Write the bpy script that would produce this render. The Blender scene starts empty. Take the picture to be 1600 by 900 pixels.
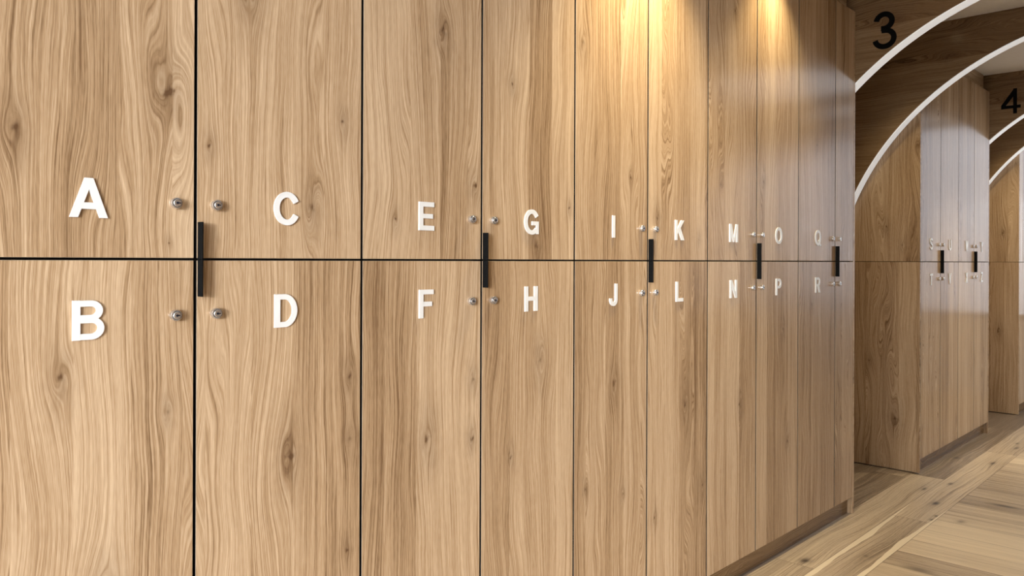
import bpy, bmesh, math, random
from mathutils import Vector, Matrix
random.seed(7)
sc = bpy.context.scene
C = sc.collection
PI = math.pi

# ------------------------------------------------------------------ camera
cam_d = bpy.data.cameras.new('camera')
cam_d.sensor_width = 36.0
cam_d.lens = 1243.94 / 1600 * 36
cam_d.shift_y = -(450 - 406.2) / 1600
cam_d.clip_start = 0.02
cam = bpy.data.objects.new('camera', cam_d)
C.objects.link(cam)
YAW, ROLL = 0.76428, 0.00381
fwd = Vector((math.cos(YAW), math.sin(YAW), 0)); rgt = Vector((math.sin(YAW), -math.cos(YAW), 0)); up = Vector((0, 0, 1))
r2 = rgt * math.cos(ROLL) + up * math.sin(ROLL)
u2 = up * math.cos(ROLL) - rgt * math.sin(ROLL)
M = Matrix((r2, u2, -fwd)).transposed().to_4x4()
M.translation = Vector((0, 0, 1.3))
cam.matrix_world = M
sc.camera = cam

# ------------------------------------------------------------------ world, light, exposure
sc.view_settings.view_transform = 'Standard'
sc.view_settings.look = 'None'
sc.view_settings.exposure = 0.0
sc.view_settings.gamma = 1.0
sc.view_settings.use_curve_mapping = False
SKY_NEAR = (0.92, 0.96, 1.0); SKY_FAR = (0.86, 0.90, 1.0)
S_NEAR, S_FAR, S_SIDE = 11.5, 1.6, 4.0
LAMP_W = 88.0
PANEL = 1.5  # glow strength of the added ceiling panels
w = bpy.data.worlds.new('world'); sc.world = w; w.use_nodes = True
nt = w.node_tree; nt.nodes.clear()
tc = nt.nodes.new('ShaderNodeTexCoord'); sx = nt.nodes.new('ShaderNodeSeparateXYZ')
nt.links.new(tc.outputs['Generated'], sx.inputs[0])
mr = nt.nodes.new('ShaderNodeMapRange'); mr.inputs[1].default_value = -0.3; mr.inputs[2].default_value = 0.3
nt.links.new(sx.outputs[0], mr.inputs[0])
mx = nt.nodes.new('ShaderNodeMix'); mx.data_type = 'RGBA'
nt.links.new(mr.outputs[0], mx.inputs[0])
mx.inputs[6].default_value = tuple(c * S_NEAR for c in SKY_NEAR) + (1,)
mx.inputs[7].default_value = tuple(c * S_FAR for c in SKY_FAR) + (1,)
my = nt.nodes.new('ShaderNodeMapRange'); my.inputs[1].default_value = -0.85; my.inputs[2].default_value = -0.55
nt.links.new(sx.outputs[1], my.inputs[0])
ms = nt.nodes.new('ShaderNodeMix'); ms.data_type = 'RGBA'; nt.links.new(my.outputs[0], ms.inputs[0])
ms.inputs[6].default_value = (S_SIDE, S_SIDE * .98, S_SIDE * .96, 1); nt.links.new(mx.outputs[2], ms.inputs[7])
mz = nt.nodes.new('ShaderNodeMapRange'); mz.inputs[1].default_value = -0.12; mz.inputs[2].default_value = 0.05
mz.inputs[3].default_value = 0.3; mz.inputs[4].default_value = 1.0
nt.links.new(sx.outputs[2], mz.inputs[0])
bg = nt.nodes.new('ShaderNodeBackground'); ow = nt.nodes.new('ShaderNodeOutputWorld')
nt.links.new(ms.outputs[2], bg.inputs[0]); nt.links.new(mz.outputs[0], bg.inputs[1]); nt.links.new(bg.outputs[0], ow.inputs[0])

sun_d = bpy.data.lights.new('low_sun', 'SUN'); sun_d.energy = 4.6; sun_d.angle = math.radians(11); sun_d.color = (0.96, 0.98, 1.0)
sun = bpy.data.objects.new('low_sun', sun_d); C.objects.link(sun)
sun.rotation_euler = Vector((math.cos(math.radians(28)), math.sin(math.radians(28)), -math.tan(math.radians(4)))).to_track_quat('-Z', 'Y').to_euler()

# ------------------------------------------------------------------ dimensions (metres)
D = 1.567            # plane of the locker fronts
HJ = 1.299           # height of the joint between upper and lower lockers
ZT, ZB = 2.588, 0.088
H = 2.7176           # ceiling
YB = 2.10            # wall behind the lockers
YR = -1.10           # wall opposite
XN, XF = -0.9, 8.8  # ends of the corridor
DT = 0.018           # door thickness
G = 0.0031           # half gap
S1 = [0.3146, 0.7146, 1.1185, 1.5138, 1.9135, 2.3120, 2.7152, 3.1125, 3.5170, 3.9370, 4.1730]
E1 = 4.191
S2 = [5.258, 5.650, 6.052, 6.449, 6.844]
B2, E2 = 5.240, 6.862
S3 = [7.862, 8.260, 8.660]
B3, E3 = 7.844, 8.678

# ------------------------------------------------------------------ mesh helpers
def bx(bm, x0, x1, y0, y1, z0, z1, mi=0):
    vs = [bm.verts.new((x, y, z)) for z in (z0, z1) for y in (y0, y1) for x in (x0, x1)]
    fs = []
    for a, b, c, d in ((0, 2, 3, 1), (4, 5, 7, 6), (0, 1, 5, 4), (2, 6, 7, 3), (0, 4, 6, 2), (1, 3, 7, 5)):
        f = bm.faces.new((vs[a], vs[b], vs[c], vs[d])); f.material_index = mi; fs.append(f)
    return vs, fs

def bevel(bm, w, seg=2):
    bmesh.ops.bevel(bm, geom=list(bm.edges), offset=w, offset_type='OFFSET', segments=seg, profile=0.5, affect='EDGES')

def lathe(bm, prof, n=28, mi=0):
    """profile [(r, y)] turned about the Y axis"""
    rings = []
    for r, y in prof:
        rings.append([bm.verts.new((r * math.cos(2 * PI * k / n), y, r * math.sin(2 * PI * k / n))) for k in range(n)] if r > 1e-6
                     else [bm.verts.new((0, y, 0))])
    for a, b in zip(rings, rings[1:]):
        for k in range(n):
            k2 = (k + 1) % n
            q = [a[k % len(a)], a[k2 % len(a)], b[k2 % len(b)], b[k % len(b)]]
            q = [v for i, v in enumerate(q) if v not in q[:i]]
            if len(q) > 2:
                f = bm.faces.new(q); f.material_index = mi

def obj(name, bm, mats, parent=None, loc=(0, 0, 0), smooth=False):
    bmesh.ops.recalc_face_normals(bm, faces=list(bm.faces))
    me = bpy.data.meshes.new(name); bm.to_mesh(me); bm.free()
    for m in (mats if isinstance(mats, (list, tuple)) else [mats]): me.materials.append(m)
    if smooth:
        for p in me.polygons: p.use_smooth = True
    o = bpy.data.objects.new(name, me); C.objects.link(o); o.location = loc
    if parent is not None: o.parent = parent
    return o

def thing(name, label, cat, loc=(0, 0, 0), group=None):
    o = bpy.data.objects.new(name, None); C.objects.link(o); o.location = loc
    o.empty_display_size = 0.1
    o['label'] = label; o['category'] = cat
    if group: o['group'] = group
    return o

def tag(o, label, cat, group=None):
    o['label'] = label; o['category'] = cat
    if group: o['group'] = group
    return o

def struct(name, bm, mats, parent=None, loc=(0, 0, 0)):
    o = obj(name, bm, mats, parent, loc)
    if parent is None: o['kind'] = 'structure'
    return o

# ------------------------------------------------------------------ node helpers
class N:
    def __init__(s, tree): s.t = tree
    def n(s, typ, **kw):
        x = s.t.nodes.new(typ)
        for k, v in kw.items(): setattr(x, k, v)
        return x
    def put(s, sock, v):
        if isinstance(v, bpy.types.NodeSocket): s.t.links.new(v, sock)
        else: sock.default_value = v
    def m(s, op, a, b=0.0, c=None, clamp=False):
        x = s.n('ShaderNodeMath', operation=op); x.use_clamp = clamp
        s.put(x.inputs[0], a); s.put(x.inputs[1], b)
        if c is not None: s.put(x.inputs[2], c)
        return x.outputs[0]
    def xyz(s, x, y, z=0.0):
        c = s.n('ShaderNodeCombineXYZ'); s.put(c.inputs[0], x); s.put(c.inputs[1], y); s.put(c.inputs[2], z); return c.outputs[0]
    def sep(s, v):
        c = s.n('ShaderNodeSeparateXYZ'); s.put(c.inputs[0], v); return c.outputs
    def noise(s, vec, scale=1.0, detail=2.0, rough=0.5):
        x = s.n('ShaderNodeTexNoise'); s.put(x.inputs['Vector'], vec)
        x.inputs['Scale'].default_value = scale; x.inputs['Detail'].default_value = detail; x.inputs['Roughness'].default_value = rough
        return x.outputs[0]
    def rnd(s, v):
        x = s.n('ShaderNodeTexWhiteNoise', noise_dimensions='1D'); s.put(x.inputs['W'], v); return x.outputs['Value']
    def mr(s, v, a, b, c=0.0, d=1.0, smooth=False):
        x = s.n('ShaderNodeMapRange'); x.clamp = True
        if smooth: x.interpolation_type = 'SMOOTHSTEP'
        s.put(x.inputs[0], v)
        for i, q in enumerate((a, b, c, d)): s.put(x.inputs[i + 1], q)
        return x.outputs[0]
    def mix(s, f, a, b, typ='RGBA', blend='MIX'):
        x = s.n('ShaderNodeMix', data_type=typ)
        if typ == 'RGBA': x.blend_type = blend
        i = {'RGBA': (6, 7, 2), 'FLOAT': (2, 3, 0)}[typ]
        s.put(x.inputs[0], f); s.put(x.inputs[i[0]], a); s.put(x.inputs[i[1]], b); return x.outputs[i[2]]

def sock(g, name, typ, io='INPUT', dv=None):
    s = g.interface.new_socket(name=name, in_out=io, socket_type=typ)
    if dv is not None: s.default_value = dv
    return s

# ---- oak veneer grain: u across the grain, v along it (metres); K1..K4 = knot (u, v, radius)
def oak_group():
    g = bpy.data.node_groups.new('oak_grain', 'ShaderNodeTree')
    for nm, t, d in (('u', 'NodeSocketFloat', 0.0), ('v', 'NodeSocketFloat', 0.0), ('seed', 'NodeSocketFloat', 0.0), ('strip', 'NodeSocketFloat', 0.1),
                     ('K1', 'NodeSocketVector', (9, 9, .001)), ('K2', 'NodeSocketVector', (9, 9, .001)),
                     ('K3', 'NodeSocketVector', (9, 9, .001)), ('K4', 'NodeSocketVector', (9, 9, .001))):
        sock(g, nm, t, 'INPUT', d)
    sock(g, 'value', 'NodeSocketFloat', 'OUTPUT'); sock(g, 'dark', 'NodeSocketFloat', 'OUTPUT')
    sock(g, 'tone', 'NodeSocketFloat', 'OUTPUT'); sock(g, 'fine', 'NodeSocketFloat', 'OUTPUT')
    h = N(g); gi = h.n('NodeGroupInput'); go = h.n('NodeGroupOutput')
    u, v, seed = gi.outputs['u'], gi.outputs['v'], gi.outputs['seed']
    # veneer strips
    us = h.m('DIVIDE', h.m('ADD', u, h.m('MULTIPLY', seed, 0.37)), gi.outputs['strip'])
    wob = h.m('MULTIPLY', h.m('SUBTRACT', h.rnd(h.m('FLOOR', us)), 0.5), 0.0)
    idx = h.m('ADD', h.m('FLOOR', h.m('ADD', us, wob)), h.m('MULTIPLY', seed, 13.7))
    r1 = h.rnd(idx); r2_ = h.rnd(h.m('ADD', idx, 71.3)); r3_ = h.rnd(h.m('ADD', idx, 171.9))
    # knots push the growth lines aside
    n3 = h.noise(h.xyz(h.m('MULTIPLY', u, 60.0), h.m('MULTIPLY', v, 14.0), seed), 1.0, 2.0)
    n4 = h.noise(h.xyz(h.m('MULTIPLY', u, 45.0), h.m('MULTIPLY', v, 40.0), h.m('ADD', seed, 5.0)), 1.0, 2.0)
    ksum = None; ring = None; halo = None
    for k in ('K1', 'K2', 'K3', 'K4'):
        kx, ky, kr = h.sep(gi.outputs[k])
        du = h.m('SUBTRACT', u, kx); dv = h.m('SUBTRACT', v, ky)
        dvs = h.m('MULTIPLY', dv, 0.42)
        rr = h.m('ADD', h.m('MULTIPLY', du, du), h.m('MULTIPLY', dvs, dvs))
        R2 = h.m('MULTIPLY', kr, kr)
        e = h.m('DIVIDE', R2, h.m('ADD', rr, h.m('MULTIPLY', R2, 0.6)))
        disp = h.m('MULTIPLY', h.m('MULTIPLY', du, e), -0.85)
        ksum = disp if ksum is None else h.m('ADD', ksum, disp)
        wu = h.m('ADD', du, h.m('MULTIPLY', h.m('SUBTRACT', n4, 0.5), h.m('MULTIPLY', kr, 1.3))); wv = h.m('ADD', dv, h.m('MULTIPLY', h.m('SUBTRACT', n3, 0.5), h.m('MULTIPLY', kr, 1.6)))
        rr2 = h.m('ADD', h.m('MULTIPLY', wu, wu), h.m('MULTIPLY', h.m('MULTIPLY', wv, wv), 0.8))
        q = h.m('DIVIDE', rr2, h.m('MULTIPLY', R2, 0.075))
        core = h.m('EXPONENT', h.m('MULTIPLY', q, -1.0))
        ring = core if ring is None else h.m('ADD', ring, core)
        q2 = h.m('DIVIDE', h.m('ADD', h.m('MULTIPLY', wu, wu), h.m('MULTIPLY', h.m('MULTIPLY', wv, wv), 0.16)), h.m('MULTIPLY', R2, 1.5))
        hl = h.m('EXPONENT', h.m('MULTIPLY', q2, -1.0))
        halo = hl if halo is None else h.m('ADD', halo, hl)
    ofs = h.m('MULTIPLY', r1, 5.0)
    # slow wandering of the grain and cathedral figure in some strips
    n1 = h.noise(h.xyz(h.m('MULTIPLY', u, 4.0), h.m('MULTIPLY', v, 1.6), h.m('ADD', seed, 3.1)), 1.0, 1.5)
    n2 = h.noise(h.xyz(h.m('MULTIPLY', u, 11.0), h.m('MULTIPLY', v, 1.9), h.m('ADD', h.m('MULTIPLY', seed, 1.7), ofs)), 1.0, 1.0)
    amp = h.m('MULTIPLY', h.mr(r2_, 0.45, 0.85), 0.17)
    s = h.m('ADD', h.m('ADD', u, ksum), h.m('ADD', h.m('MULTIPLY', h.m('SUBTRACT', n1, 0.5), 0.10), h.m('MULTIPLY', h.m('SUBTRACT', n2, 0.5), amp)))
    s = h.m('ADD', s, h.m('MULTIPLY', h.m('SUBTRACT', n3, 0.5), 0.0032))
    so = h.m('ADD', s, ofs)
    a = h.noise(h.xyz(h.m('MULTIPLY', so, 30.0), h.m('MULTIPLY', v, 0.35), seed), 1.0, 2.0, 0.6)
    b = h.noise(h.xyz(h.m('MULTIPLY', so, 300.0), h.m('MULTIPLY', v, 1.6), seed), 1.0, 2.0, 0.6)
    c = h.noise(h.xyz(h.m('MULTIPLY', so, 640.0), h.m('MULTIPLY', v, 9.0), seed), 1.0, 2.0, 0.6)
    pz = h.noise(h.xyz(h.m('MULTIPLY', u, 900.0), h.m('MULTIPLY', v, 42.0), seed), 1.0, 1.0)
    ridge = h.m('ABSOLUTE', h.m('SUBTRACT', h.noise(h.xyz(h.m('MULTIPLY', so, 95.0), h.m('MULTIPLY', v, 0.7), h.m('ADD', seed, 9.0)), 1.0, 1.0), 0.5))
    line = h.mr(ridge, 0.0, 0.03, 1.0, 0.0)
    val = h.m('ADD', h.m('MULTIPLY', h.mr(a, 0.25, 0.75), 0.22), h.m('MULTIPLY', h.mr(b, 0.3, 0.7), 0.40))
    val = h.m('ADD', val, h.m('MULTIPLY', h.mr(c, 0.25, 0.75), 0.26))
    val = h.m('ADD', val, h.m('MULTIPLY', h.mr(pz, 0.3, 0.7), 0.14))
    val = h.m('SUBTRACT', val, h.m('MULTIPLY', line, 0.18))
    stain = h.noise(h.xyz(h.m('MULTIPLY', s, 9.0), h.m('MULTIPLY', v, 1.1), h.m('ADD', seed, 20.0)), 1.0, 2.0)
    tone = h.m('ADD', h.m('MULTIPLY', h.m('SUBTRACT', r3_, 0.5), 1.0), h.m('MULTIPLY', h.m('SUBTRACT', stain, 0.5), 1.1))
    hl2 = h.m('MULTIPLY', halo, h.mr(n3, 0.3, 0.7, 0.55, 1.0))
    dark = h.m('ADD', h.m('MULTIPLY', h.m('MULTIPLY', ring, h.mr(b, 0.35, 0.6, 1.0, 0.35)), 0.8), h.m('MULTIPLY', hl2, 0.42))
    h.put(go.inputs['value'], val); h.put(go.inputs['dark'], dark); h.put(go.inputs['tone'], tone); h.put(go.inputs['fine'], c)
    return g
OAK = oak_group()

LIGHT = (0.565, 0.415, 0.268); MID = (0.360, 0.236, 0.132); DARKC = (0.172, 0.100, 0.050)
FLIGHT = (0.60, 0.49, 0.36); FMID = (0.38, 0.298, 0.218); FDARK = (0.14, 0.10, 0.068)

def oak_color(h, gn, cl, cm, cd, tone_amt=0.19, gain=1.0):
    v = h.m('ADD', gn.outputs['value'], h.m('MULTIPLY', gn.outputs['tone'], tone_amt * 1.6))
    ramp = h.n('ShaderNodeValToRGB'); h.put(ramp.inputs[0], v)
    e = ramp.color_ramp.elements
    e[0].position = 0.10; e[0].color = (*cd, 1)
    e[1].position = 0.84; e[1].color = (*cl, 1)
    x = e.new(0.42); x.color = (*cm, 1)
    return h.mix(h.m('MINIMUM', gn.outputs['dark'], 0.9), ramp.outputs[0], (0.085, 0.043, 0.02, 1))

def finish(h, col, fine, rough=0.17, bump=0.08, spec=0.5, aniso=0.0):
    p = h.n('ShaderNodeBsdfPrincipled'); o = h.n('ShaderNodeOutputMaterial')
    h.put(p.inputs['Base Color'], col); h.put(p.inputs['Roughness'], rough); p.inputs['Specular IOR Level'].default_value = spec
    if fine is not None:
        b = h.n('ShaderNodeBump'); b.inputs['Strength'].default_value = bump; b.inputs['Distance'].default_value = 0.0006
        h.put(b.inputs['Height'], fine); h.put(p.inputs['Normal'], b.outputs[0])
    h.put(o.inputs[0], p.outputs[0])
    return p

def oak(name, axes='xz', seed=1.0, knots=(), strip=0.1, tint=1.0, rough=0.18, ofs=(0, 0), warm=0.0):
    m = bpy.data.materials.new(name); m.use_nodes = True; m.node_tree.nodes.clear()
    h = N(m.node_tree)
    t = h.n('ShaderNodeTexCoord'); s = dict(zip('xyz', h.sep(t.outputs['Object'])))
    gn = h.n('ShaderNodeGroup', node_tree=OAK)
    h.put(gn.inputs['u'], h.m('ADD', s[axes[0]], ofs[0])); h.put(gn.inputs['v'], h.m('ADD', s[axes[1]], ofs[1]))
    gn.inputs['seed'].default_value = seed; gn.inputs['strip'].default_value = strip
    for k, kn in enumerate(knots[:4]): gn.inputs['K%d' % (k + 1)].default_value = kn
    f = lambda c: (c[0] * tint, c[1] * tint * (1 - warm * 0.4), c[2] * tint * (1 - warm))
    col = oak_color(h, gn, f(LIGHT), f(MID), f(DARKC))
    finish(h, col, gn.outputs['fine'], rough, spec=0.30)
    return m

def plain(name, col, rough=0.5, metal=0.0, emit=None, spec=0.5, noise=0.0, nscale=40):
    m = bpy.data.materials.new(name); m.use_nodes = True; m.node_tree.nodes.clear()
    h = N(m.node_tree); c = (*col, 1)
    if noise:
        t = h.n('ShaderNodeTexCoord'); nz = h.noise(t.outputs['Object'], nscale, 3.0)
        c = h.mix(h.mr(nz, 0.3, 0.7), tuple(x * (1 - noise) for x in col) + (1,), tuple(min(1, x * (1 + noise)) for x in col) + (1,))
    p = finish(h, c, None, rough, spec=spec); p.inputs['Metallic'].default_value = metal
    if emit:
        p.inputs['Emission Color'].default_value = (*emit[:3], 1); p.inputs['Emission Strength'].default_value = emit[3]
    return m

M_DARK = plain('carcass_dark_laminate', (0.008, 0.007, 0.006), 0.9, noise=0.2, spec=0.05)
M_BAND = plain('pale_edge_banding', (0.30, 0.23, 0.16), 0.8, noise=0.05)
M_LETTER = plain('off_white_acrylic', (0.71, 0.705, 0.69), 0.24, spec=0.5, noise=0.03)
M_BLACK = plain('black_anodised', (0.006, 0.006, 0.006), 0.6, spec=0.04, noise=0.2, nscale=200)
M_NUM = plain('black_number', (0.003, 0.003, 0.003), 0.7, spec=0.05, noise=0.2)
M_CHROME = plain('nickel', (0.72, 0.71, 0.70), 0.24, 0.9, noise=0.04, nscale=300)
M_KEY = plain('keyhole_dark', (0.01, 0.011, 0.018), 0.4, noise=0.2)
M_STRIP = plain('white_light_strip', (0.80, 0.79, 0.76), 0.5, emit=(0.95, 0.98, 1.0, 0.42), noise=0.02)
M_CEIL = plain('ceiling_paint', (0.82, 0.82, 0.81), 0.8, noise=0.02)
M_WALL = plain('wall_paint', (0.50, 0.47, 0.43), 0.75, noise=0.02)
M_FRAME = plain('window_frame_dark', (0.03, 0.03, 0.032), 0.4, noise=0.1)
M_RING = plain('downlight_ring', (0.7, 0.7, 0.68), 0.4, noise=0.02)
M_LENS = plain('downlight_lens', (0.9, 0.85, 0.7), 0.4, emit=(1.0, 0.76, 0.42, 6.0), noise=0.02)

def glass():
    m = bpy.data.materials.new('window_glass'); m.use_nodes = True; m.node_tree.nodes.clear(); h = N(m.node_tree)
    tr = h.n('ShaderNodeBsdfTransparent'); gl = h.n('ShaderNodeBsdfGlossy'); gl.inputs['Roughness'].default_value = 0.02
    mxs = h.n('ShaderNodeMixShader'); o = h.n('ShaderNodeOutputMaterial')
    mxs.inputs[0].default_value = 0.06
    h.put(mxs.inputs[1], tr.outputs[0]); h.put(mxs.inputs[2], gl.outputs[0]); h.put(o.inputs[0], mxs.outputs[0])
    return m
M_GLASS = glass()

# ------------------------------------------------------------------ floor
def floor_mat():
    m = bpy.data.materials.new('oak_floor_planks'); m.use_nodes = True; m.node_tree.nodes.clear(); h = N(m.node_tree)
    t = h.n('ShaderNodeTexCoord'); X, Y, Z = h.sep(t.outputs['Object'])
    Y0, Y1, W = 1.226, 1.410, 0.196
    Ys = h.m('SUBTRACT', Y, h.m('MULTIPLY', h.m('SUBTRACT', X, 4.0), 0.009))
    perp = h.m('LESS_THAN', Ys, Y0)                       # field planks run across the corridor
    border = h.m('MULTIPLY', h.m('GREATER_THAN', Ys, Y0), h.m('LESS_THAN', Ys, Y1))
    # field
    fx = h.m('DIVIDE', h.m('SUBTRACT', X, 3.985), W)
    fi = h.m('FLOOR', fx); fe = h.m('MULTIPLY', h.m('MINIMUM', h.m('FRACT', fx), h.m('SUBTRACT', 1.0, h.m('FRACT', fx))), W)
    # border and wall side run along the corridor
    bi = h.m('FLOOR', h.m('DIVIDE', h.m('SUBTRACT', X, 4.30), 1.85))
    byf = h.m('DIVIDE', h.m('SUBTRACT', Ys, Y0), h.m('SUBTRACT', Y1, Y0))
    bj = h.m('FLOOR', byf)
    xo = h.m('SUBTRACT', h.m('SUBTRACT', X, 4.30), h.m('MULTIPLY', h.rnd(h.m('ADD', bj, 0.5)), 1.0))
    xo = h.mix(border, xo, h.m('SUBTRACT', X, 4.30), 'FLOAT')
    xf = h.m('DIVIDE', xo, 1.9); bi = h.m('FLOOR', xf)
    e1_ = h.m('MULTIPLY', h.m('MINIMUM', h.m('FRACT', byf), h.m('SUBTRACT', 1.0, h.m('FRACT', byf))), Y1 - Y0)
    e2_ = h.m('MULTIPLY', h.m('MINIMUM', h.m('FRACT', xf), h.m('SUBTRACT', 1.0, h.m('FRACT', xf))), 1.9)
    be = h.m('MINIMUM', e1_, e2_)
    fe = h.m('MINIMUM', fe, h.m('SUBTRACT', Y0, Ys))
    idx = h.mix(perp, h.m('ADD', h.m('MULTIPLY', bi, 3.3), h.m('MULTIPLY', bj, 7.1)), h.m('ADD', fi, 50.0), 'FLOAT')
    edge = h.mix(perp, be, fe, 'FLOAT')
    r = h.rnd(idx); rb = h.rnd(h.m('ADD', idx, 37.7))
    u = h.mix(perp, Y, X, 'FLOAT'); v = h.mix(perp, X, Y, 'FLOAT')
    gn = h.n('ShaderNodeGroup', node_tree=OAK)
    h.put(gn.inputs['u'], h.m('ADD', u, h.m('MULTIPLY', r, 7.0))); h.put(gn.inputs['v'], h.m('ADD', h.m('MULTIPLY', v, 0.8), h.m('MULTIPLY', rb, 9.0)))
    gn.inputs['seed'].default_value = 4.2; gn.inputs['strip'].default_value = 30.0
    vv = h.m('ADD', h.m('ADD', gn.outputs['value'], h.m('MULTIPLY', gn.outputs['tone'], 0.26)), h.m('ADD', h.m('MULTIPLY', h.m('SUBTRACT', rb, 0.5), 0.5), h.m('MULTIPLY', h.m('SUBTRACT', h.m('MAXIMUM', perp, border), 0.7), 0.30)))
    ramp = h.n('ShaderNodeValToRGB'); h.put(ramp.inputs[0], vv); e = ramp.color_ramp.elements
    e[0].position = 0.10; e[0].color = (*FDARK, 1); e[1].position = 0.86; e[1].color = (*FLIGHT, 1); q = e.new(0.42); q.color = (*FMID, 1)
    col = ramp.outputs[0]
    # knots of the boards and dark filled cracks
    for kx, ky, a, b, s in ((4.919, 1.445, .035, .010, .8), (4.67, 1.314, .040, .016, .9), (5.141, 1.368, .035, .014, .7), (5.855, 1.312, .05, .013, .8),
                            (3.378, 1.469, .035, .022, .8), (4.874, 1.035, .022, .07, .8), (3.617, 1.081, .03, .06, .55), (4.36, 1.243, .02, .012, .8),
                            (4.44, 1.247, .016, .009, .8), (6.45, 1.30, .05, .012, .7), (6.62, 1.33, .03, .010, .7), (4.43, 1.13, .03, .02, .5),
                            (3.50, 1.02, .02, .05, .6), (5.85, 1.52, .03, .02, .7), (7.3, 1.35, .04, .02, .7), (3.62, 1.30, .014, .01, .5)):
        dx = h.m('DIVIDE', h.m('SUBTRACT', X, kx), a); dy = h.m('DIVIDE', h.m('SUBTRACT', Y, ky), b)
        qn = h.m('ADD', h.m('MULTIPLY', dx, dx), h.m('MULTIPLY', dy, dy))
        core = h.m('MULTIPLY', h.m('EXPONENT', h.m('MULTIPLY', qn, -1.2)), s)
        halo = h.m('MULTIPLY', h.m('EXPONENT', h.m('MULTIPLY', qn, -0.12)), 0.16 * s)
        col = h.mix(h.m('ADD', core, halo), col, (0.040, 0.028, 0.020, 1))
    # pale sapwood along both edges of the border board
    nn = h.noise(h.xyz(h.m('MULTIPLY', X, 2.2), 0.0, 0.0), 1.0, 2.0)
    wd = h.m('MULTIPLY', h.mr(nn, 0.3, 0.7, 0.35, 1.0), h.mr(X, 4.68, 4.0, 0.0, 0.036))
    far_side = h.m('SUBTRACT', Y1, Ys); near_side = h.m('SUBTRACT', Ys, Y0)
    sap = h.m('MULTIPLY', border, h.m('MAXIMUM', h.m('LESS_THAN', far_side, wd), h.m('LESS_THAN', near_side, wd)))
    col = h.mix(h.m('MULTIPLY', sap, 0.85), col, (0.70, 0.60, 0.46, 1))
    gap = h.mr(edge, 0.0006, 0.0024, 0.7, 0.0)
    col = h.mix(gap, col, (0.07, 0.045, 0.03, 1))
    finish(h, col, gn.outputs['fine'], 0.42, 0.2)
    return m
bm = bmesh.new(); bx(bm, XN, XF, YR, YB, -0.05, 0.0); struct('floor', bm, floor_mat())
bm = bmesh.new(); bx(bm, XN, XF, YR, YB, H, H + 0.05); struct('ceiling', bm, M_CEIL)
M_PANEL = oak('oak_wall_panel', 'xz', 5.0, tint=0.8)
bm = bmesh.new(); bx(bm, XN, XF, YB, YB + 0.08, -0.05, H + 0.05); struct('wall_left', bm, M_PANEL)

# ---- glazed ends of the corridor
def end_window(n, x, sgn, y0, y1, z0, z1, side):
    bm = bmesh.new()
    X0, X1 = (x - 0.08, x) if sgn < 0 else (x, x + 0.08)
    bx(bm, X0, X1, YR - 0.08, y0, -0.05, H + 0.05); bx(bm, X0, X1, y1, YB + 0.08, -0.05, H + 0.05)
    bx(bm, X0, X1, y0, y1, z1, H + 0.05)
    if z0 > 0: bx(bm, X0, X1, y0, y1, -0.05, z0)
    struct('wall_' + side, bm, M_WALL)
    bm = bmesh.new(); t = 0.05
    bx(bm, X0 + .01, X1 - .01, y0, y0 + t, z0, z1); bx(bm, X0 + .01, X1 - .01, y1 - t, y1, z0, z1)
    bx(bm, X0 + .01, X1 - .01, y0 + t, y1 - t, z0, z0 + t); bx(bm, X0 + .01, X1 - .01, y0 + t, y1 - t, z1 - t, z1)
    ym = (y0 + y1) / 2
    bx(bm, X0 + .02, X1 - .02, ym - .02, ym + .02, z0 + t, z1 - t)
    win = struct('window_%d' % n, bm, M_FRAME)
    bm = bmesh.new(); xm = (X0 + X1) / 2
    bx(bm, xm - .004, xm + .004, y0 + t, ym - .02, z0 + t, z1 - t); bx(bm, xm - .004, xm + .004, ym + .02, y1 - t, z0 + t, z1 - t)
    struct('glass', bm, M_GLASS, win)
    la = bpy.data.lights.new('sky_portal', 'AREA'); la.shape = 'RECTANGLE'; la.size = y1 - y0; la.size_y = z1 - z0
    la.cycles.is_portal = True
    lo = bpy.data.objects.new('sky_portal', la); C.objects.link(lo)
    lo.location = (X0 - .02 if sgn < 0 else X1 + .02, ym, (z0 + z1) / 2)
    lo.rotation_euler = (0, -PI / 2 if sgn < 0 else PI / 2, 0)
    lo.rotation_euler = Vector((-sgn, 0, 0)).to_track_quat('-Z', 'Y').to_euler()
# opening in the right-hand wall beside the camera
def side_windows(wins):
    bm = bmesh.new(); xa = XN
    for n, x0, x1, z0, z1 in wins:
        bx(bm, xa, x0, YR - 0.08, YR, -0.05, H + 0.05); xa = x1
        bx(bm, x0, x1, YR - 0.08, YR, z1, H + 0.05); bx(bm, x0, x1, YR - 0.08, YR, -0.05, z0)
    bx(bm, xa, XF, YR - 0.08, YR, -0.05, H + 0.05)
    struct('wall_right', bm, M_PANEL)
    for n, x0, x1, z0, z1 in wins:
        bm = bmesh.new(); t = 0.05; a, b = YR - .07, YR - .01
        bx(bm, x0, x0 + t, a, b, z0, z1); bx(bm, x1 - t, x1, a, b, z0, z1)
        bx(bm, x0 + t, x1 - t, a, b, z0, z0 + t); bx(bm, x0 + t, x1 - t, a, b, z1 - t, z1)
        win = struct('window_%d' % n, bm, M_FRAME)
        bm = bmesh.new(); bx(bm, x0 + t, x1 - t, YR - .044, YR - .036, z0 + t, z1 - t)
        struct('glass', bm, M_GLASS, win)
        la = bpy.data.lights.new('sky_portal', 'AREA'); la.shape = 'RECTANGLE'; la.size = x1 - x0; la.size_y = z1 - z0
        la.cycles.is_portal = True
        lo = bpy.data.objects.new('sky_portal', la); C.objects.link(lo)
        lo.location = ((x0 + x1) / 2, YR - .10, (z0 + z1) / 2); lo.rotation_euler = Vector((0, 1, 0)).to_track_quat('-Z', 'Y').to_euler()
side_windows([(3, 6.9, 8.6, 0.75, 2.70)])
end_window(1, XN, -1, -0.7, 1.15, 0.05, 2.6, 'near')
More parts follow.
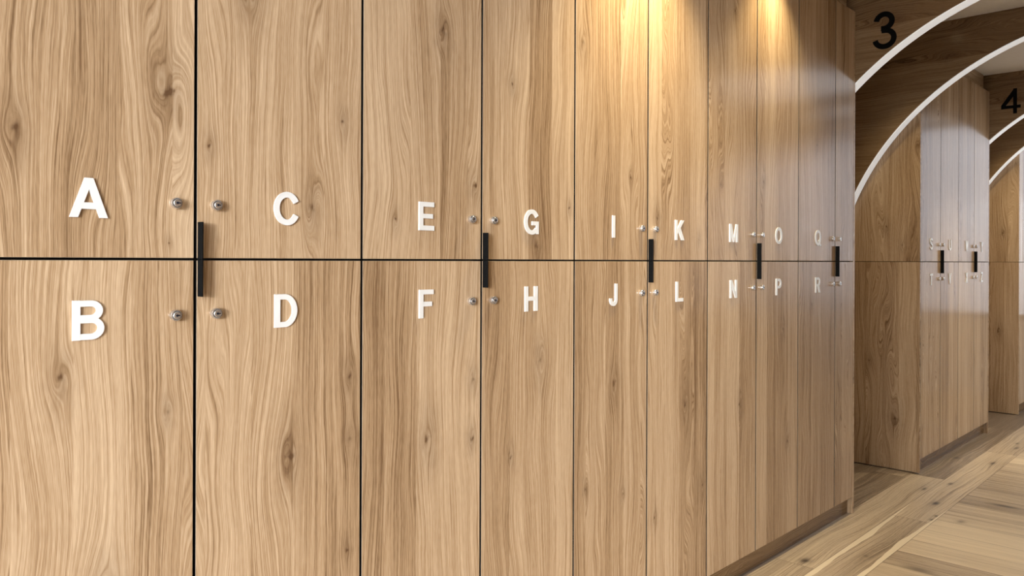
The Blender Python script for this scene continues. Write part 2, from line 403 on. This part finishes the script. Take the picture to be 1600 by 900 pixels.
end_window(2, XF, 1, -1.0, 1.5, 0.75, 2.70, 'far')

# ---- bulkheads between the locker tops and the ceiling
M_BULK = oak('oak_bulkhead', 'zx', 8.0, tint=0.9)
for k, (a, b) in enumerate(((S1[0] - 0.018, E1 - 0.03), (B2 + 0.01, E2 - 0.03), (B3, E3 - .03))):
    bm = bmesh.new(); bx(bm, a, b, 1.602, YB - .002, ZT + 0.001, H - 0.0005); struct('trim_%d' % (k + 1), bm, M_BULK)

# ------------------------------------------------------------------ arches over the corridor
AY, AZ, AR, AT = 0.4995, 1.0545, 1.584, 0.087
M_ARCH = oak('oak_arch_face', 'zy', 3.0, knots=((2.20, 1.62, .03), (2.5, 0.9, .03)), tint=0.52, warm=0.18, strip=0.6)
def arc_pts(r, n=96): return [(AY + r * math.cos(PI * k / n), AZ + r * math.sin(PI * k / n)) for k in range(n + 1)]
def arch(x, label):
    root = thing('arch', label, 'arch', (x, AY, 0), 'wooden arches spanning the corridor')
    bm = bmesh.new()
    P = [(YB - .001, 0)] + [(AY + AR, 0)] if False else None
    pts = arc_pts(AR)
    # front, back, top and inner faces built column by column
    def col(x_, y, z): return bm.verts.new((x_ - x, y - AY, z))
    rows = []
    lo = [(AY + AR, 0.0)] + pts + [(AY - AR, 0.0)]
    hi = [(YB - .001, 0.0), (YB - .001, AZ)] + [(max(YR + .001, min(YB - .001, p[0])), H - .0005) for p in pts[1:-1]] + [(YR + .001, AZ), (YR + .001, 0.0)]
    for (a, b) in zip(lo, hi):
        rows.append((col(x, *a), col(x, *b), col(x + AT, *b), col(x + AT, *a)))
    for p, q in zip(rows, rows[1:]):
        for i in range(4):
            j = (i + 1) % 4
            bm.faces.new((p[i], q[i], q[j], p[j]))
    bm.faces.new(rows[0]); bm.faces.new(rows[-1][::-1])
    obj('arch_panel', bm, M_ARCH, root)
    bm = bmesh.new(); rows = []
    a = [(AY + AR, 0.0)] + arc_pts(AR - .0005) + [(AY - AR, 0.0)]
    b = [(AY + AR - .006, 0.0)] + arc_pts(AR - .006) + [(AY - AR + .006, 0.0)]
    for p, q in zip(a, b):
        rows.append((col(x + .004, *p), col(x + .004, *q), col(x + AT - .007, *q), col(x + AT - .007, *p)))
    for p, q in zip(rows, rows[1:]):
        for i in range(4):
            j = (i + 1) % 4
            bm.faces.new((p[i], q[i], q[j], p[j]))
    bm.faces.new(rows[0]); bm.faces.new(rows[-1][::-1])
    st = obj('light_strip', bm, M_STRIP, root); st['label'] = 'white edge strip following the curve'
    return root

# ------------------------------------------------------------------ glyphs (cap height 1)
def arc(cx, cy, rx, ry, a0, a1, n=26):
    return [(cx + rx * math.cos(math.radians(a0 + (a1 - a0) * k / n)), cy + ry * math.sin(math.radians(a0 + (a1 - a0) * k / n))) for k in range(n + 1)]
def R(x0, y0, x1, y1): return ('P', [(x0, y0), (x1, y0), (x1, y1), (x0, y1)])
def P(*p): return ('P', list(p))
def S(path, w, closed=False): return ('S', path, w, closed)
W1, W2 = 0.18, 0.152
GL = {
 'A': [P((0, 0), (.195, 0), (.55, 1), (.35, 1)), P((.705, 0), (.9, 0), (.55, 1), (.35, 1)), R(.2, .215, .7, .38)],
 'B': [R(0, 0, W1, 1), S([(.1, .9175)] + [(.4, .9175)] + arc(.42, .735, .215, .1825, 80, -80) + [(.4, .5525), (.1, .5525)], W2),
       S([(.1, .5)] + arc(.43, .29, .24, .21, 85, -85) + [(.1, .0825)], W2)],
 'C': [S(arc(.44, .5, .345, .42, 28, 332, 40), .172)],
 'D': [R(0, 0, W1, 1), S([(.1, .9175)] + arc(.33, .5, .345, .4175, 88, -88, 36) + [(.1, .0825)], .16)],
 'E': [R(0, 0, W1, 1), R(.1, .835, .68, 1), R(.1, .425, .63, .585), R(.1, 0, .69, .17)],
 'F': [R(0, 0, W1, 1), R(.1, .835, .65, 1), R(.1, .41, .58, .575)],
 'G': [S(arc(.45, .5, .355, .42, 32, 318, 40), .172), R(.46, .37, .85, .53), R(.71, .02, .85, .45)],
 'H': [R(0, 0, W1, 1), R(.55, 0, .75, 1), R(.1, .42, .65, .59)],
 'I': [R(0, 0, W1, 1)],
 'J': [S([(.47, 1), (.47, .3)] + arc(.27, .28, .20, .20, 0, -180) + [(.07, .34)], .175)],
 'K': [R(0, 0, W1, 1), P((.19, .30), (.81, 1), (.55, 1), (.19, .57)), P((.28, .5), (.45, .64), (.83, 0), (.58, 0))],
 'L': [R(0, 0, W1, 1), R(.1, 0, .65, .17)],
 'M': [R(0, 0, .185, 1), R(.735, 0, .92, 1), P((.02, 1), (.22, 1), (.52, 0), (.40, 0)), P((.90, 1), (.70, 1), (.40, 0), (.52, 0))],
 'N': [R(0, 0, .19, 1), R(.58, 0, .77, 1), P((0, 1), (.2, 1), (.77, 0), (.57, 0))],
 'O': [S(arc(.46, .5, .365, .42, 0, 360, 48), .168, True)],
 'P': [R(0, 0, W1, 1), S([(.1, .9175)] + arc(.4, .70, .23, .2175, 88, -88) + [(.1, .4825)], W2)],
 'Q': [S(arc(.46, .5, .365, .42, 0, 360, 48), .168, True), P((.50, .28), (.62, .38), (.92, .03), (.80, -.07))],
 'R': [R(0, 0, W1, 1), S([(.1, .9175)] + arc(.42, .70, .225, .2175, 88, -88) + [(.1, .4825)], W2), P((.36, .48), (.57, .48), (.76, 0), (.54, 0))],
 'S': [S(arc(.38, .725, .275, .195, 15, 262, 24) + arc(.38, .285, .285, .205, 82, -165, 24), .17)],
 'T': [R(0, .83, .76, 1), R(.28, 0, .48, 1)],
 'U': [S([(.095, 1), (.095, .36)] + arc(.375, .36, .28, .275, 180, 360) + [(.655, .36), (.655, 1)], .175)],
 'V': [P((0, 1), (.21, 1), (.46, 0), (.26, 0)), P((.72, 1), (.51, 1), (.26, 0), (.46, 0))],
 'W': [P((0, 1), (.19, 1), (.37, 0), (.19, 0)), P((.36, 1), (.55, 1), (.37, 0), (.19, 0)), P((.40, 1), (.59, 1), (.76, 0), (.58, 0)), P((.95, 1), (.76, 1), (.58, 0), (.76, 0))],
 'X': [P((0, 0), (.23, 0), (.74, 1), (.51, 1)), P((0, 1), (.23, 1), (.74, 0), (.51, 0))],
 'Y': [R(.28, 0, .48, .45), P((0, 1), (.22, 1), (.48, .42), (.28, .42)), P((.76, 1), (.54, 1), (.28, .42), (.48, .42))],
 'Z': [R(.02, .83, .7, 1), R(0, 0, .71, .17), P((0, .1), (.0, .17), (.46, .83), (.69, .9)), P((0, .1), (.24, .1), (.70, .9), (.46, .9))],
 '3': [S(arc(.31, .745, .205, .195, 172, -82, 24) + [(.33, .552), (.23, .552)], .14), S([(.25, .50)] + arc(.32, .275, .245, .22, 88, -172, 26), .14)],
 '4': [R(.42, 0, .55, 1), R(0, .215, .68, .335), P((0, .24), (.0, .36), (.45, 1), (.55, 1)), P((0, .24), (.13, .30), (.55, .86), (.48, 1))],
}
def offset(path, w, closed):
    n = len(path); L = []; Rr = []
    for i in range(n):
        a = Vector(path[(i - 1) % n] if closed or i > 0 else path[i]); b = Vector(path[i]); c = Vector(path[(i + 1) % n] if closed or i < n - 1 else path[i])
        d1 = (b - a); d2 = (c - b)
        d1 = d1.normalized() if d1.length > 1e-9 else d2.normalized(); d2 = d2.normalized() if d2.length > 1e-9 else d1
        t = (d1 + d2).normalized(); nn = Vector((-t.y, t.x)); k = w / 2 / max(0.5, nn.dot(Vector((-d1.y, d1.x))))
        L.append(b + nn * k); Rr.append(b - nn * k)
    return L, Rr
def glyph_bm(ch, size, depth):
    """lettering standing in the XZ plane, front at y = -depth, back at y = 0, centred on x, baseline z = 0"""
    bm = bmesh.new(); xs = []
    d_ = [depth]
    def prism(poly):
        depth = d_[0]; d_[0] -= 0.00012
        ar = sum(a[0] * b[1] - b[0] * a[1] for a, b in zip(poly, poly[1:] + poly[:1]))
        if ar < 0: poly = poly[::-1]
        f = [bm.verts.new((x * size, -depth, y * size)) for x, y in poly]; b = [bm.verts.new((x * size, 0, y * size)) for x, y in poly]
        bm.faces.new(f); bm.faces.new(b[::-1])
        for i in range(len(poly)):
            j = (i + 1) % len(poly); bm.faces.new((f[j], f[i], b[i], b[j]))
        xs.extend(x for x, _ in poly)
    for g in GL[ch]:
        if g[0] == 'P': prism([tuple(p) for p in g[1]])
        else:
            path = g[1][:-1] if g[3] else g[1]
            clean = [path[0]]
            for q in path[1:]:
                if (Vector(q) - Vector(clean[-1])).length > 1e-4: clean.append(q)
            L, Rr = offset(clean, g[2], g[3]); n = len(clean)
            rows = []; dp = d_[0]; d_[0] -= 0.00012
            for l, r in zip(L, Rr):
                rows.append([bm.verts.new((q[0] * size, y, q[1] * size)) for q, y in ((l, -dp), (r, -dp), (r, 0), (l, 0))])
                xs.extend((l[0], r[0]))
            rng = range(n) if g[3] else range(n - 1)
            for i in rng:
                a, b = rows[i], rows[(i + 1) % n]
                for k in range(4): bm.faces.new((a[k], a[(k + 1) % 4], b[(k + 1) % 4], b[k]))
            if not g[3]: bm.faces.new(rows[0][::-1]); bm.faces.new(rows[-1])
    cx = (min(xs) + max(xs)) / 2 * size
    bmesh.ops.translate(bm, verts=bm.verts, vec=(-cx, 0, 0))
    return bm

# ------------------------------------------------------------------ lockers
def lock_bm():
    bm = bmesh.new()
    lathe(bm, [(0.0103, 0.0), (0.0110, -0.0020), (0.0110, -0.0100), (0.0104, -0.0112), (0.0086, -0.0116), (0.0080, -0.0104)], 36, 0)
    lathe(bm, [(0.0080, -0.0104), (0.0074, -0.0104)], 36, 1)
    lathe(bm, [(0.0074, -0.0104), (0.0073, -0.0126), (0.0066, -0.0132), (0.0, -0.0132)], 36, 0)
    bx(bm, -0.0005, 0.0060, -0.0136, -0.0131, -0.0012, 0.0012, 1)
    lathe(bm, [(0.0025, -0.0131), (0.0025, -0.0136), (0.0, -0.0136)], 16, 1)
    return bm
LOCK_ME = None
def add_lock(parent, x, z):
    global LOCK_ME
    if LOCK_ME is None:
        o = obj('lock', lock_bm(), [M_CHROME, M_KEY], parent, (x, 0, z)); LOCK_ME = o.data
    else:
        o = bpy.data.objects.new('lock', LOCK_ME); C.objects.link(o); o.parent = parent; o.location = (x, 0, z)
    o['label'] = 'nickel cam lock with dark keyhole'
    return o

def add_handle(parent, x, zlo, zhi):
    bm = bmesh.new()
    bx(bm, 0.0, 0.0034, -0.0195, 0.0, zlo, zhi)
    bevel(bm, 0.0006, 2)
    o = obj('handle', bm, M_BLACK, parent, (x, 0, 0)); o['label'] = 'black metal pull bar'
    return o

SEED = [0]
def locker(x0, x1, upper, letter, lockside, handle, label, group, knots=(), seed=None, tint=1.0):
    SEED[0] += 1
    z0, z1 = (HJ, ZT) if upper else (ZB, HJ)
    root = thing('locker', label, 'locker', ((x0 + x1) / 2, D, z0), group)
    ox = (x0 + x1) / 2
    bm = bmesh.new(); bx(bm, x0 + .0005 - ox, x1 - .0005 - ox, DT + .0008, YB - D - .004, 0.0005, z1 - z0 - .0005)
    obj('carcass', bm, M_DARK, root)
    # door: local origin on its left edge at the height of the joint
    g0 = G
    bm = bmesh.new()
    za, zb = (.0023, ZT - HJ) if upper else (ZB - HJ, -.0023)
    bx(bm, g0, x1 - x0 - g0, 0, DT, za, zb); bevel(bm, 0.0006, 1)
    bm.normal_update()
    for f in bm.faces: f.material_index = 0 if f.normal.y < -0.98 else (1 if abs(f.normal.y) < 0.1 else 2 if f.normal.y < 0 else 0)
    seed = seed if seed is not None else 1.0 + SEED[0] * 2.37
    mat = oak('oak_door', 'xz', seed, knots, tint=tint)
    door = obj('door', bm, [mat, M_DARK, M_BAND], root, (x0 - ox, 0, HJ - z0))
    sg = 1 if upper else -1
    if letter:
        cap = 0.0725; zc = 0.0755 if upper else -0.0755 - cap
        lo = obj('letter', glyph_bm(letter, cap, 0.0042), M_LETTER, door, ((x1 - x0) / 2, 0, zc))
        lo['label'] = 'off-white raised letter ' + letter
    if lockside:
        add_lock(door, (x1 - x0 - .0415) if lockside == 'r' else .0415, sg * 0.1105)
    if handle:
        if upper: add_handle(door, 0.0046, 0.0003, 0.0750)
        else: add_handle(door, 0.0046, -0.0750, -0.0003)
    return root

GB1 = 'wood-grain lockers of the near bank'; GB2 = 'wood-grain lockers of the second bank'
# knots given per letter as (u from the door's left edge, v from the joint, radius)
KN = {
 'A': ((.08, .225, .022), (.345, .33, .030), (.348, .030, .006)), 'B': ((.155, -.215, .020), (.345, -.30, .014), (.235, -.62, .028)),
 'C': ((.115, .56, .028), (.27, .12, .022), (.35, .32, .014), (.03, .23, .012)), 'D': ((.215, -.43, .030), (.37, -.27, .018), (.372, -.42, .018), (.365, -.68, .012)),
 'E': ((.255, .60, .028), (.37, .20, .022), (.10, .10, .012)), 'F': ((.205, -.46, .030), (.365, -.32, .018), (.362, -.48, .016)),
 'G': ((.225, .045, .024), (.12, .50, .014), (.375, .16, .012)), 'H': ((.24, -.30, .028), (.12, -.56, .014)),
 'I': ((.04, .68, .022), (.3, .28, .012)), 'J': ((.21, -.40, .026), (.06, -.72, .014), (.26, -.78, .014)),
 'K': ((.06, .15, .02), (.34, .08, .012)), 'L': ((.25, -.53, .026), (.37, -.85, .018), (.05, -.9, .015)),
 'M': ((.21, 1.0, .022), (.1, .3, .012)), 'N': ((.26, -.58, .024),), 'O': ((.06, .34, .02),), 'P': ((.25, -.3, .02), (.3, -.8, .02)),
 'Q': ((.2, .55, .015),), 'R': ((.15, -.2, .02),),
}
def place(SX, letters, bank_word, group, pos_words, handle_first=True):
    for k in range(len(SX) - 1):
        U, Lw = letters[k]
        left = (k % 2 == 0)
        for upper, ch in ((True, U), (False, Lw)):
            row = 'upper' if upper else 'lower'
            if ch: lab = f'{row} wood-grain locker door marked with an off-white letter {ch}, {bank_word}'
            else: lab = f'narrow {row} locker without a letter at the far right end of the near bank'
            locker(SX[k], SX[k + 1], upper, ch, 'r' if left else 'l', not left, lab, group, KN.get(ch, ()))
place(S1, [('A', 'B'), ('C', 'D'), ('E', 'F'), ('G', 'H'), ('I', 'J'), ('K', 'L'), ('M', 'N'), ('O', 'P'), ('Q', 'R'), (None, None)], 'near bank', GB1, None)
place(S2, [('S', 'T'), ('U', 'V'), ('W', 'X'), ('Y', 'Z')], 'second bank', GB2, None)
for k in range(2):
    for upper in (True, False):
        row = 'upper' if upper else 'lower'
        lab = (f'{row} locker door at the right edge of the photo, third bank beyond arch 4' if k == 0 else f'{row} locker further along the third bank, hidden outside the photo')
        locker(S3[k], S3[k + 1], upper, None, 'r' if k == 0 else 'l', k == 1, lab, 'lockers of the third bank')

# ------------------------------------------------------------------ end panels and kickboards
def panel(x0, x1, z0, z1, label, knots=(), seed=1.0, tint=1.0, y0=D):
    bm = bmesh.new(); bx(bm, 0, x1 - x0, 0, YB - .003 - y0, z0 - HJ, z1 - HJ); bevel(bm, 0.0007, 1)
    o = obj('end_panel', bm, oak('oak_end_panel', 'yz', seed, knots, tint=tint), None, (x0, y0, HJ))
    return tag(o, label, 'panel', 'locker bank end panels')
panel(S1[0] - .018, S1[0] - .0004, 0, ZT, 'full-height wood panel closing the left end of the near bank', seed=21)
panel(S1[-1] + .0004, E1, 0, ZT, 'full-height wood panel at the right end of the near bank, below arch 3', seed=22)
panel(B2, S2[0] - .0004, HJ + .0015, ZT, 'upper wood side panel of the second bank, lit under the arches marked 3', ((.20, .22, .02), (.1, .1, .015)), 23)
panel(B2, S2[0] - .0004, 0.006, HJ - .0015, 'lower wood side panel of the second bank, standing on the floor', ((.14, -.98, .035), (.30, -.63, .02)), 24)
panel(S2[-1] + .0004, E2, 0, ZT, 'full-height wood panel at the right end of the second bank', seed=25)
panel(B3, S3[0] - .0004, HJ + .0015, ZT, 'upper wood side panel of the third bank, under the arches marked 4', ((.12, .25, .02),), 26)
panel(B3, S3[0] - .0004, 0.006, HJ - .0015, 'lower wood side panel of the third bank, near the right edge of the photo', ((.15, -.6, .025),), 27)
panel(S3[-1] + .0004, E3, 0, ZT, 'full-height wood panel closing the far end of the third bank', seed=28)
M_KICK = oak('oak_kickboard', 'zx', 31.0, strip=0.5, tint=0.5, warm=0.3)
for a, b, lab in ((S1[0], S1[-1], 'long recessed brown kickboard under the near bank of lockers'),
                  (S2[0], S2[-1], 'recessed kickboard under the second bank of lockers'), (S3[0], S3[-1], 'recessed kickboard under the third bank of lockers')):
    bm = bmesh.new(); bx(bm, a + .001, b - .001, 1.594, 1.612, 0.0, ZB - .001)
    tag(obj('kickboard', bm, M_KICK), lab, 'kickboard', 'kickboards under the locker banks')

# ------------------------------------------------------------------ arches with their numbers
def number(root, ch, size, yc, z):
    o = obj('number', glyph_bm(ch, size, 0.004), M_NUM, root, (-0.0003, yc - AY, z))
    o.rotation_euler = (0, 0, -PI / 2); o['label'] = 'black numeral ' + ch
    return o
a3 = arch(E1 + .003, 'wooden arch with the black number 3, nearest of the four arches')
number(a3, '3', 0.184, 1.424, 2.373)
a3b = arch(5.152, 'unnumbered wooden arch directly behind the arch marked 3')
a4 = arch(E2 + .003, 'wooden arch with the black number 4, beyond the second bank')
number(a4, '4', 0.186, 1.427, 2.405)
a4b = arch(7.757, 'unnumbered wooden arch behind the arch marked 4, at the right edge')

# ------------------------------------------------------------------ downlights
def downlight(x, y, label, energy, size=92, blend=1.0, col=(1.0, 0.83, 0.50)):
    t = thing('downlight', label, 'downlight', (x, y, H), 'recessed ceiling downlights')
    bm = bmesh.new(); lathe(bm, [(0.030, 0.0), (0.045, 0.0), (0.045, 0.004), (0.034, 0.006), (0.030, 0.0)], 28)
    bmesh.ops.rotate(bm, verts=bm.verts, matrix=Matrix.Rotation(-PI / 2, 3, 'X')); obj('ring', bm, M_RING, t, (0, 0, -0.0002))
    bm = bmesh.new(); lathe(bm, [(0.0295, 0.0), (0.0295, 0.002), (0, 0.002)], 28)
    bmesh.ops.rotate(bm, verts=bm.verts, matrix=Matrix.Rotation(-PI / 2, 3, 'X')); obj('lens', bm, M_LENS, t, (0, 0, -0.0002))
    la = bpy.data.lights.new('downlight_lamp', 'SPOT'); la.energy = energy; la.color = col
    la.spot_size = math.radians(size); la.spot_blend = blend; la.shadow_soft_size = 0.02
    lo = bpy.data.objects.new('downlight_lamp', la); C.objects.link(lo); lo.parent = t; lo.location = (0, 0, -0.02)
    return t
DL = ((2.25, 1.38, 2.0, 'above locker I'), (3.22, 1.42, 0.8, 'above locker O'), (4.75, 1.45, 0.55, 'between the two arches marked 3'),
      (5.95, 0.70, 1.8, 'above the second bank'), (7.35, 1.45, 0.8, 'between the two arches marked 4'))
for x, y, k, wds in DL:
    downlight(x, y, 'small round ceiling downlight ' + wds, LAMP_W * k)

# ------------------------------------------------------------------ unseen glowing ceiling panels, added for sheen and fill on the lockers
M_ADDED_GLOW = plain('added_panel_glow', (0.8, 0.8, 0.8), 0.5, emit=(0.90, 0.94, 1.0, PANEL), noise=0.01)
for x0, x1, lab in ((7.0, 7.72, 'narrow flat glow panel, added on the ceiling between the two arches marked 4'), (5.45, 6.70, 'flat glow panel, added on the ceiling over the second bank of lockers'), (7.95, 8.60, 'short flat glow panel, added on the ceiling over the third bank of lockers')):
    t = thing('added_glow_panel', lab, 'added glow panel', ((x0 + x1) / 2, 0.35, H), 'added unseen glow panels'); hx = (x1 - x0) / 2; hy = 0.55
    bm = bmesh.new()
    bx(bm, -hx, hx, -hy, -hy + .02, -.02, -.0005); bx(bm, -hx, hx, hy - .02, hy, -.02, -.0005)
    bx(bm, -hx, -hx + .02, -hy + .02, hy - .02, -.02, -.0005); bx(bm, hx - .02, hx, -hy + .02, hy - .02, -.02, -.0005)
    obj('frame', bm, M_RING, t)
    bm = bmesh.new(); bx(bm, -hx + .0205, hx - .0205, -hy + .0205, hy - .0205, -.015, -.0005); obj('glow_face', bm, M_ADDED_GLOW, t)
